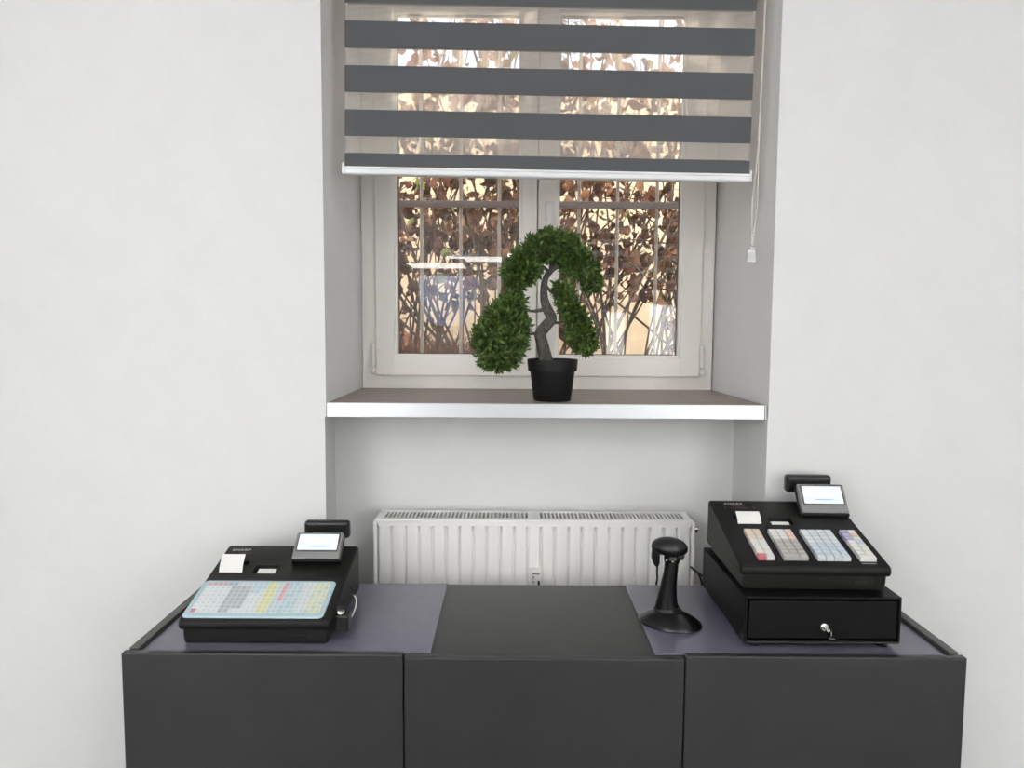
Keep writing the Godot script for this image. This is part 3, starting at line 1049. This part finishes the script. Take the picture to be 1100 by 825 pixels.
func key_mesh(w: float, h: float) -> ArrayMesh:   # a key cap with a dished, smaller top
	var st := begin()
	var t := 0.0020
	var z0 := -0.005
	var z1 := 0.0055
	var B := [Vector3(-w / 2, -h / 2, z0), Vector3(w / 2, -h / 2, z0), Vector3(w / 2, h / 2, z0), Vector3(-w / 2, h / 2, z0)]
	var K := [Vector3(-w / 2 + 0.0004, -h / 2 + 0.0004, z1 - 0.001), Vector3(w / 2 - 0.0004, -h / 2 + 0.0004, z1 - 0.001), Vector3(w / 2 - 0.0004, h / 2 - 0.0004, z1 - 0.001), Vector3(-w / 2 + 0.0004, h / 2 - 0.0004, z1 - 0.001)]
	var P := [Vector3(-w / 2 + t, -h / 2 + t, z1), Vector3(w / 2 - t, -h / 2 + t, z1), Vector3(w / 2 - t, h / 2 - t, z1), Vector3(-w / 2 + t, h / 2 - t, z1)]
	var side := [Vector3(0, -1, 0), Vector3(1, 0, 0), Vector3(0, 1, 0), Vector3(-1, 0, 0)]
	for i in 4:
		var j := (i + 1) % 4
		quad(st, B[i], B[j], K[j], K[i], side[i])
		quad(st, K[i], K[j], P[j], P[i], (side[i] * 0.6 + Vector3(0, 0, 1)).normalized())
	quad(st, P[0], P[1], P[2], P[3], Vector3(0, 0, 1))
	return st.commit()

func cash_drawer() -> void:
	var o := thing("cash_box", "black steel cash drawer box with a key in its lock under the register", "cash box", Vector3(0.6125, 0.731, 0.22))
	var w := 0.343
	var h := 0.105
	var y0 := 0.012
	# case: top, sides, base, back around the drawer
	part(o, "case", join([
		[rbox(Vector3(w, 0.006, 0.36), 0.0025, 2), T(Vector3(0, y0 + h - 0.003, 0))],
		[rbox(Vector3(0.006, h, 0.36), 0.0025, 2), T(Vector3(-w / 2 + 0.003, y0 + h / 2, 0))],
		[rbox(Vector3(0.006, h, 0.36), 0.0025, 2), T(Vector3(w / 2 - 0.003, y0 + h / 2, 0))],
		[rbox(Vector3(w, 0.006, 0.36), 0.0025, 2), T(Vector3(0, y0 + 0.003, 0))],
		[rbox(Vector3(w, h, 0.006), 0.002), T(Vector3(0, y0 + h / 2, -0.177))]]), M.drawer_steel)
	var f := part(o, "drawer_front", rbox(Vector3(w - 0.018, h - 0.020, 0.012), 0.0025, 2), M.drawer_steel, Vector3(0, y0 + h / 2 + 0.001, 0.175))
	part(o, "drawer_tray", rbox(Vector3(w - 0.03, h - 0.03, 0.33), 0.002), M.slot_black, Vector3(0, y0 + h / 2, 0.0))
	part(o, "base_lip", rbox(Vector3(w - 0.004, 0.004, 0.004), 0.0015), M.black_gloss, Vector3(0, y0 + 0.002, 0.1795))
	var lock := part(f, "lock", join([
		[tube([Vector3(0, 0, 0.005), Vector3(0, 0, 0.011)], 0.0085, 20)],
		[tube([Vector3(0, 0, 0.011), Vector3(0, 0, 0.014)], 0.0060, 20)]]), M.chrome, Vector3(0.001, -0.014, 0))
	lock.set_meta("label", "chrome lock with key")
	part(f, "key", join([
		[rbox(Vector3(0.0022, 0.007, 0.012), 0.0008), T(Vector3(0.001, -0.015, 0.020), Vector3(0, 0, 0.3))],
		[lathe([Vector2(0.001, -0.001), Vector2(0.009, -0.001), Vector2(0.010, 0), Vector2(0.009, 0.001), Vector2(0.001, 0.001)], 20), T(Vector3(0.004, -0.020, 0.030), Vector3(0.2, 0, 1.35))],
		[tube(ring_points(0.008, 18), 0.0007, 5), T(Vector3(0.009, -0.032, 0.031), Vector3(1.3, 0.5, 0.2))]]), M.chrome)
	for s in [-1, 1]:
		for z in [0.155, -0.155]:
			part(o, "foot", lathe([Vector2(0.0005, 0), Vector2(0.013, 0), Vector2(0.015, 0.013), Vector2(0.0005, 0.013)], 16), M.black_plastic, Vector3(s * 0.140, 0.0002, z))
	# power lead lying behind the drawer
	var c := part(self, "power_cord", join([
		[tube([Vector3(0.452, 0.760, 0.030), Vector3(0.434, 0.770, 0.018), Vector3(0.415, 0.785, 0.010)], 0.0028, 8, 5)],
		[tube([Vector3(0.434, 0.770, 0.018), Vector3(0.442, 0.755, 0.012), Vector3(0.449, 0.7345, 0.006), Vector3(0.452, 0.720, -0.010), Vector3(0.455, 0.55, -0.02)], 0.0028, 8, 5)]]), M.cable_black)
	c.set_meta("label", "short black cord bent behind the cash drawer")
	c.set_meta("category", "cord")

func ring_points(r: float, n: int) -> Array:
	var a := []
	for i in n + 1:
		a.append(Vector3(cos(TAU * i / n) * r, sin(TAU * i / n) * r, 0))
	return a

func scanner() -> void:
	var o := thing("scanner_stand", "glossy black weighted stand with a slim neck holding the barcode scanner", "stand", Vector3(0.307, 0.731, 0.262), Vector3(0, -0.6, 0))
	var pr := [Vector2(0.0005, 0), Vector2(0.064, 0), Vector2(0.068, 0.003), Vector2(0.067, 0.007), Vector2(0.062, 0.011), Vector2(0.050, 0.019), Vector2(0.036, 0.027), Vector2(0.027, 0.032), Vector2(0.0005, 0.034)]
	part(o, "base", lathe(pr, 48, 1.13, 0.88), M.black_gloss)
	part(o, "neck", tube([Vector3(-0.006, 0.026, 0), Vector3(-0.008, 0.040, 0), Vector3(-0.008, 0.060, -0.001), Vector3(-0.006, 0.090, -0.002), Vector3(-0.002, 0.120, -0.002), Vector3(0.001, 0.150, -0.002)], [0.031, 0.028, 0.0235, 0.0195, 0.0170, 0.0160], 24, 5), M.black_gloss)
	part(o, "neck_collar", lathe([Vector2(0.0005, 0), Vector2(0.031, 0), Vector2(0.033, 0.006), Vector2(0.028, 0.012), Vector2(0.0005, 0.014)], 32), M.black_plastic, Vector3(-0.006, 0.028, 0))
	part(o, "cradle", lathe([Vector2(0.0005, 0), Vector2(0.0165, 0), Vector2(0.0195, 0.006), Vector2(0.0195, 0.016), Vector2(0.016, 0.020), Vector2(0.0005, 0.020)], 28, 1.0, 0.9), M.black_gloss, Vector3(0.001, 0.146, -0.002))
	for x in [-0.006, 0.010]:
		part(o, "screw", lathe([Vector2(0.0003, 0), Vector2(0.0028, 0), Vector2(0.0020, 0.0016), Vector2(0.0003, 0.002)], 12), M.chrome, Vector3(x, 0.155, 0.0148), Vector3(PI / 2, 0, 0))
	# the scanner: flattened head pointing right, handle hanging behind, cable
	var s := thing("barcode_scanner", "black handheld barcode scanner resting head-up on its stand", "scanner", Vector3(0.303, 0.897, 0.258), Vector3(0, -0.10, 0))
	var st := begin()
	var nu := 28
	var nv := 14
	var g := []
	for j in nv + 1:
		var row := []
		var v := -PI / 2 + PI * j / nv
		for i in nu:
			var a := TAU * i / nu
			var rx := 0.043
			var rz := 0.036
			var x := rx * cos(a) * pow(cos(v), 0.75)
			var z := rz * sin(a) * pow(cos(v), 0.75)
			var y := (0.021 if v > 0 else 0.018) * sin(v)
			y -= 0.12 * maxf(0.0, x) * (1.0 if v < 0 else 0.6)
			row.append(Vector3(x, y + 0.018, z))
		g.append(row)
	for j in nv:
		for i in nu:
			var i2 := (i + 1) % nu
			var c0 := Vector3(0, 0.018, 0)
			var q := [g[j][i], g[j][i2], g[j + 1][i2], g[j + 1][i]]
			var N := []
			for e in q:
				N.append(((e - c0) * Vector3(0.6, 1.5, 0.7)).normalized())
			tri(st, [q[0], q[1], q[2]], [N[0], N[1], N[2]])
			tri(st, [q[0], q[2], q[3]], [N[0], N[2], N[3]])
	part(s, "head", st.commit(), M.black_plastic)
	part(s, "window_lip", rbox(Vector3(0.014, 0.014, 0.030), 0.004, 2), M.black_plastic, Vector3(0.026, -0.001, 0.004), Vector3(0, 0, -0.5))
	part(s, "handle", tube([Vector3(-0.030, 0.008, -0.006), Vector3(-0.031, -0.010, -0.012), Vector3(-0.028, -0.026, -0.018), Vector3(-0.026, -0.036, -0.022)], [0.0105, 0.0105, 0.0085, 0.004], 14, 5), M.black_plastic)
	part(s, "cable", tube([Vector3(-0.026, -0.034, -0.022), Vector3(-0.024, -0.046, -0.035), Vector3(-0.020, -0.070, -0.075), Vector3(-0.010, -0.115, -0.165), Vector3(-0.004, -0.150, -0.235), Vector3(-0.002, -0.175, -0.266), Vector3(-0.002, -0.32, -0.272)], 0.0026, 8, 6), M.cable_black)

func leaf_mesh(l: float, w: float) -> ArrayMesh:
	var st := begin()
	var up := Vector3(0, 0.25, 1).normalized()
	var p := [Vector3(0, 0, 0), Vector3(-w / 2, l * 0.45, 0.12 * w), Vector3(0, l * 0.5, -0.1 * w), Vector3(w / 2, l * 0.45, 0.12 * w), Vector3(0, l, -0.12 * l)]
	for t in [[0, 2, 1], [0, 3, 2], [1, 2, 4], [2, 3, 4]]:
		var n: Vector3 = (p[t[1]] - p[t[0]]).cross(p[t[2]] - p[t[0]]).normalized()
		if n.dot(up) < 0:
			n = -n
		tri(st, [p[t[0]], p[t[1]], p[t[2]]], [n, n, n])
	return st.commit()

func aim(d: Vector3, roll: float, s: float, p: Vector3) -> Transform3D:   # local y along d
	var y := d.normalized()
	var x := y.cross(Vector3(0.31, 0.2, 0.93)).normalized()
	var b := Basis(x, y, x.cross(y)) * Basis(Vector3.UP, roll)
	return Transform3D(b.scaled_local(Vector3(s, s, s)), p)

func bonsai() -> void:
	var P0 := Vector3(0.0415, 1.224, -0.11)
	var o := thing("bonsai_tree", "small artificial bonsai tree in a black plastic pot on the window sill", "potted plant", P0)
	var pot := part(o, "pot", lathe([Vector2(0.0005, 0), Vector2(0.050, 0), Vector2(0.053, 0.003), Vector2(0.0625, 0.082), Vector2(0.0635, 0.084), Vector2(0.0585, 0.084), Vector2(0.049, 0.010), Vector2(0.0005, 0.010)], 40), M.pot_plastic)
	part(pot, "rim", lathe([Vector2(0.0600, 0.0835), Vector2(0.0685, 0.0835), Vector2(0.0715, 0.113), Vector2(0.0700, 0.116), Vector2(0.0640, 0.116), Vector2(0.0600, 0.0835)], 40), M.pot_plastic)
	part(o, "soil", lathe([Vector2(0.0005, 0.098), Vector2(0.03, 0.104), Vector2(0.0615, 0.100), Vector2(0.061, 0.09)], 28), M.soil)
	var off := -Vector3(P0.x, P0.y, 0)
	var tr := []
	for e in [[0.024, 1.322, 0.0], [0.022, 1.338, 0.0], [0.012, 1.385, 0.004], [0.006, 1.410, 0.006], [0.022, 1.434, 0.008], [0.037, 1.454, 0.004], [0.025, 1.481, -0.002], [0.016, 1.514, -0.004], [0.018, 1.560, 0.0], [0.036, 1.588, 0.002], [0.066, 1.604, 0.0]]:
		tr.append(Vector3(e[0], e[1], e[2]) + off)
	part(o, "trunk", tube(tr, [0.026, 0.0205, 0.0165, 0.0165, 0.0160, 0.0150, 0.0140, 0.0110, 0.0085, 0.0080, 0.0045], 14, 6), M.bark)
	for b in [[[0.022, 1.481, 0], [-0.012, 1.474, 0.01], [-0.050, 1.478, 0.01]], [[0.008, 1.410, 0], [-0.018, 1.411, 0.01], [-0.050, 1.402, 0.01]], [[0.035, 1.446, 0], [0.055, 1.442, 0.005], [0.080, 1.446, 0.0]], [[0.018, 1.545, 0], [0.036, 1.530, -0.004], [0.058, 1.520, 0]], [[0.030, 1.582, 0], [0.005, 1.600, 0.004], [-0.030, 1.598, 0]], [[0.036, 1.588, 0], [0.034, 1.62, 0], [0.030, 1.645, 0]]]:
		var pts := []
		for e in b:
			pts.append(Vector3(e[0], e[1], e[2]) + off)
		part(o, "branch", tube(pts, [0.0065, 0.0042, 0.0022], 8, 5), M.bark)
	# foliage pads, each a cloud of small leaves over overlapping lobes [x, y, z, rx, ry, rz]
	var pads := [
		[[-0.010, 1.645, 0.0, 0.048, 0.036, 0.05], [0.030, 1.662, 0.0, 0.048, 0.042, 0.052], [0.072, 1.656, 0.0, 0.046, 0.040, 0.05], [0.040, 1.630, 0.0, 0.050, 0.026, 0.045]],
		[[-0.040, 1.608, 0.01, 0.048, 0.042, 0.045], [-0.068, 1.580, 0.01, 0.036, 0.036, 0.04], [-0.058, 1.556, 0.008, 0.034, 0.026, 0.036], [-0.022, 1.585, 0.01, 0.030, 0.032, 0.035]],
		[[0.102, 1.622, 0.0, 0.046, 0.042, 0.045], [0.134, 1.590, 0.0, 0.040, 0.042, 0.042], [0.150, 1.556, 0.0, 0.028, 0.036, 0.036], [0.095, 1.595, 0.0, 0.034, 0.026, 0.036]],
		[[-0.072, 1.492, 0.012, 0.042, 0.038, 0.042], [-0.100, 1.455, 0.016, 0.058, 0.046, 0.05], [-0.128, 1.400, 0.016, 0.062, 0.058, 0.054], [-0.082, 1.390, 0.016, 0.056, 0.062, 0.052], [-0.110, 1.344, 0.014, 0.066, 0.040, 0.05], [-0.056, 1.430, 0.012, 0.034, 0.042, 0.04]],
		[[0.066, 1.534, 0.0, 0.030, 0.028, 0.03], [0.080, 1.504, 0.0, 0.032, 0.034, 0.034], [0.092, 1.478, 0.0, 0.032, 0.028, 0.034]],
		[[0.104, 1.456, 0.0, 0.036, 0.034, 0.036], [0.124, 1.420, 0.0, 0.038, 0.040, 0.040], [0.132, 1.384, 0.0, 0.036, 0.034, 0.036], [0.108, 1.410, 0.0, 0.030, 0.034, 0.034]]]
	var greens := [Color(0.036, 0.074, 0.014), Color(0.052, 0.096, 0.018), Color(0.075, 0.130, 0.026), Color(0.125, 0.195, 0.040)]   # leaves of four dyes, mixed at random
	var lm := leaf_mesh(0.0185, 0.0082)
	for pd in pads:
		var mm := MultiMesh.new()
		mm.transform_format = MultiMesh.TRANSFORM_3D
		mm.use_colors = true
		mm.mesh = lm
		var xf := []
		for lobe in pd:
			var area: float = lobe[3] * lobe[4] * 4.0 * PI
			var cnt := int(area * 36000.0)
			for k in cnt:
				var d := Vector3(rng.randfn(), rng.randfn(), rng.randfn()).normalized()
				var rr := pow(rng.randf(), 0.30) * rng.randf_range(0.72, 0.98)
				var c := Vector3(lobe[0], lobe[1], lobe[2])
				var p := c + d * Vector3(lobe[3], lobe[4], lobe[5]) * rr + off
				var dir := (d * 0.9 + Vector3(rng.randfn(), rng.randfn() + 0.3, rng.randfn()) * 0.7).normalized()
				xf.append([aim(dir, rng.randf() * TAU, rng.randf_range(0.7, 1.2), p), rng.randf()])
		mm.instance_count = xf.size()
		for k in xf.size():
			mm.set_instance_transform(k, xf[k][0])
			mm.set_instance_color(k, greens[int(xf[k][1] * greens.size()) % greens.size()])
		var mi := MultiMeshInstance3D.new()
		mi.name = "foliage_pad"
		mi.multimesh = mm
		mi.material_override = M.bonsai_leaf
		mi.set_meta("kind", "stuff")
		mi.set_meta("label", "dense small dark green leaves")
		o.add_child(mi, true)

func dry_leaf(l: float, w: float, curl: float, sd: int) -> ArrayMesh:   # creased, curling leaf with a pointed outline
	var st := begin()
	var r := RandomNumberGenerator.new()
	r.seed = sd
	var n := 6
	var rows := []
	for i in n + 1:
		var t := float(i) / n
		var hw := w / 2 * sin(PI * pow(t, 0.75)) * (1.0 + r.randf_range(-0.18, 0.18)) + 0.0005
		var a := curl * t * t
		var c := Vector3(r.randf_range(-0.04, 0.04) * w, l * t * cos(a * 0.6), -l * 0.5 * sin(a) * t)
		rows.append([c + Vector3(-hw, 0, 0.35 * hw), c, c + Vector3(hw, 0, 0.35 * hw)])
	for i in n:
		for k in 2:
			var a: Vector3 = rows[i][k]
			var b: Vector3 = rows[i][k + 1]
			var c: Vector3 = rows[i + 1][k + 1]
			var d: Vector3 = rows[i + 1][k]
			var nn := (b - a).cross(c - a)
			if nn.length() < 1e-10:
				nn = (c - a).cross(d - a)
			nn = nn.normalized()
			if nn.z < 0:
				nn = -nn
			quad(st, a, b, c, d, nn)
	return st.commit()

func outside() -> void:
	# ground, courtyard wall
	struct("floor_outside", rbox(Vector3(60, 0.2, 60), 0.001), M.paving, Vector3(0, -0.35, 0))
	struct("wall_courtyard", rbox(Vector3(9.0, 3.2, 0.25), 0.02), M.render_beige, Vector3(-2.6, 1.32, -2.75))
	var bed := part(self, "soil_bed", rbox(Vector3(3.4, 1.46, 1.4), 0.05, 2), M.ground_soil, Vector3(0, 0.48, -1.85))
	bed.set_meta("label", "raised bed of brown soil outside, under the dry shrub")
	bed.set_meta("category", "plant bed")
	# unseen house added across the street to bounce sunlight through the back windows
	var hs := thing("added_street_house", "unseen pale house added across the street to bounce sunlight indoors", "house", Vector3(0, -0.25, 14.0))
	part(hs, "front_wall", rbox(Vector3(44, 11, 0.4), 0.02), M.house_render, Vector3(0, 5.5, 0.2))
	for fy in [1.6, 5.0, 8.4]:
		for k in range(-6, 7):
			var wn := part(hs, "window", rbox(Vector3(1.1, 1.6, 0.06), 0.01), M.window_plastic, Vector3(k * 3.2 + 1.6, fy, -0.02))
			part(wn, "pane", rbox(Vector3(0.94, 1.44, 0.02), 0.004), M.dark_pane, Vector3(0, 0, -0.03))
	var hp := []
	for k in 9:
		var a := PI / 2 * k / 8.0
		hp.append(Vector2(0.5 * cos(a) + 0.0005, 0.26 * sin(a)))
	var heap := part(self, "soil_heap", lathe(hp, 36, 1.0, 0.6), M.heap_soil, Vector3(-1.02, 1.2105, -2.15))
	heap.set_meta("label", "mound of orange-brown earth outside, behind the left pane's lower corner")
	heap.set_meta("category", "soil heap")
	# security grille
	var g := thing("window_grille", "pale painted iron bars fixed outside the window panes", "grille", Vector3(0.02, 1.1, -0.70))
	for x in [-0.5365, -0.3968, -0.2571, -0.1206, 0.0191, 0.1622, 0.2987, 0.4385, 0.578]:
		part(g, "bar", tube([Vector3(x - 0.02, 0.02, 0), Vector3(x - 0.02, 1.6, 0)], 0.006, 10), M.bar_paint)
	for y in [0.10, 0.758, 1.5]:
		part(g, "crossbar", rbox(Vector3(1.24, 0.024, 0.007), 0.002), M.crossbar_paint, Vector3(0, y, 0.009))
	for s in [-1, 1]:
		for y in [0.10, 1.5]:
			part(g, "bracket", rbox(Vector3(0.012, 0.02, 0.15), 0.002), M.bar_paint, Vector3(s * 0.61, y, 0.08))
	# dry shrub
	var o := thing("dry_shrub", "tangled shrub with bare twigs and withered brown leaves outside the window", "shrub", Vector3(0.0, 1.215, -1.45))
	var tips := []
	for k in 120:
		var x := rng.randf_range(-0.9, 0.9)
		var z := rng.randf_range(-0.42, 0.30)
		var lean := rng.randf_range(-0.5, 0.5) if k < 80 else rng.randf_range(-1.3, 1.3)
		var h := rng.randf_range(0.8, 2.2) if k < 80 else rng.randf_range(0.6, 1.5)
		var pts := []
		var n := 6
		var ph := rng.randf() * TAU
		for i in n + 1:
			var t := float(i) / n
			pts.append(Vector3(x + lean * t * h * 0.8 + 0.05 * sin(ph + t * 5.0), t * h - 0.004, z + 0.06 * cos(ph + t * 4.0) * t))
		var r0 := rng.randf_range(0.0035, 0.0085)
		var rr := []
		for i in n + 1:
			rr.append(r0 * (1.0 - 0.72 * float(i) / n))
		part(o, "stem", tube(pts, rr, 6, 3), M.twig_bark)
		for i in range(2, n + 1):
			tips.append([pts[i], (pts[i] - pts[i - 1]).normalized()])
			# side twig
			if rng.randf() < 0.75:
				var d := Vector3(rng.randf_range(-1, 1), rng.randf_range(-0.2, 1.0), rng.randf_range(-0.5, 0.5)).normalized()
				var L := rng.randf_range(0.12, 0.35)
				var q := [pts[i], pts[i] + d * L * 0.5 + Vector3(0, 0.02, 0), pts[i] + d * L]
				part(o, "twig", tube(q, [rr[i] * 0.8, rr[i] * 0.55, 0.0012], 5, 3), M.twig_bark)
				tips.append([q[1], d])
				if pts[i].y > 1.1:
					tips.append([q[2] + Vector3(0.02, 0.02, 0.03), d])
				tips.append([q[2], d])
				tips.append([pts[i] + d * L * 0.75, d])
	var kinds := []
	for k in 5:
		kinds.append(dry_leaf(0.082, 0.040 + 0.004 * k, 0.6 + 0.5 * k, 100 + k))
	var spots := []
	for k in 4200:
		var e = tips[rng.randi() % tips.size()]
		var p: Vector3 = e[0] + Vector3(rng.randfn() * 0.03, rng.randfn() * 0.03, rng.randfn() * 0.03)
		var d: Vector3 = (Vector3(rng.randfn() * 0.5, -0.9, rng.randfn() * 0.5) + e[1] * 0.3).normalized()
		var s := rng.randf_range(0.4, 1.1)
		var roll := rng.randf() * TAU
		var ki := rng.randi() % 5
		var mi := 4 if rng.randf() < 0.06 else rng.randi() % 4
		spots.append([aim(d, roll, s, p), ki, mi, s + p.z])
	spots.sort_custom(func(a, b): return a[3] > b[3])
	for k in 300:
		var lf := part(o, "leaf", kinds[spots[k][1]], M["dry_leaf_%d" % spots[k][2]])
		lf.transform = spots[k][0]
	for mi in 5:
		var list := []
		for k in range(300, spots.size()):
			if spots[k][2] == mi:
				list.append([kinds[spots[k][1]], spots[k][0]])
		var rest := part(o, "small_leaves", join(list), M["dry_leaf_%d" % mi])
		rest.set_meta("kind", "stuff")
	# dry grass in front of the shrub
	var gs := begin()
	for k in 700:
		var b := Vector3(rng.randf_range(-0.55, 0.05), 0.0, rng.randf_range(-0.10, 0.12))
		var L := rng.randf_range(0.08, 0.26)
		var d := Vector3(rng.randfn() * 0.45, 1, rng.randfn() * 0.3).normalized()
		var side := Vector3(0.003, 0, 0.002)
		var m := b + d * L * 0.6
		var t := b + d * L + Vector3(d.x * 0.08, -0.03, d.z * 0.06)
		var nn := Vector3(-0.3, 0.2, 1).normalized()
		quad(gs, b - side, b + side, m + side * 0.8, m - side * 0.8, nn)
		tri(gs, [m - side * 0.8, m + side * 0.8, t], [nn, nn, nn], [Vector2.ZERO, Vector2.RIGHT, Vector2.ONE])
	var gr := part(self, "dry_grass", gs.commit(), M.dry_leaf_1, Vector3(-0.1, 1.211, -1.28))
	gr.set_meta("label", "clump of dry brown grass outside, low behind the left pane")
	gr.set_meta("category", "grass")
	gr.set_meta("kind", "stuff")
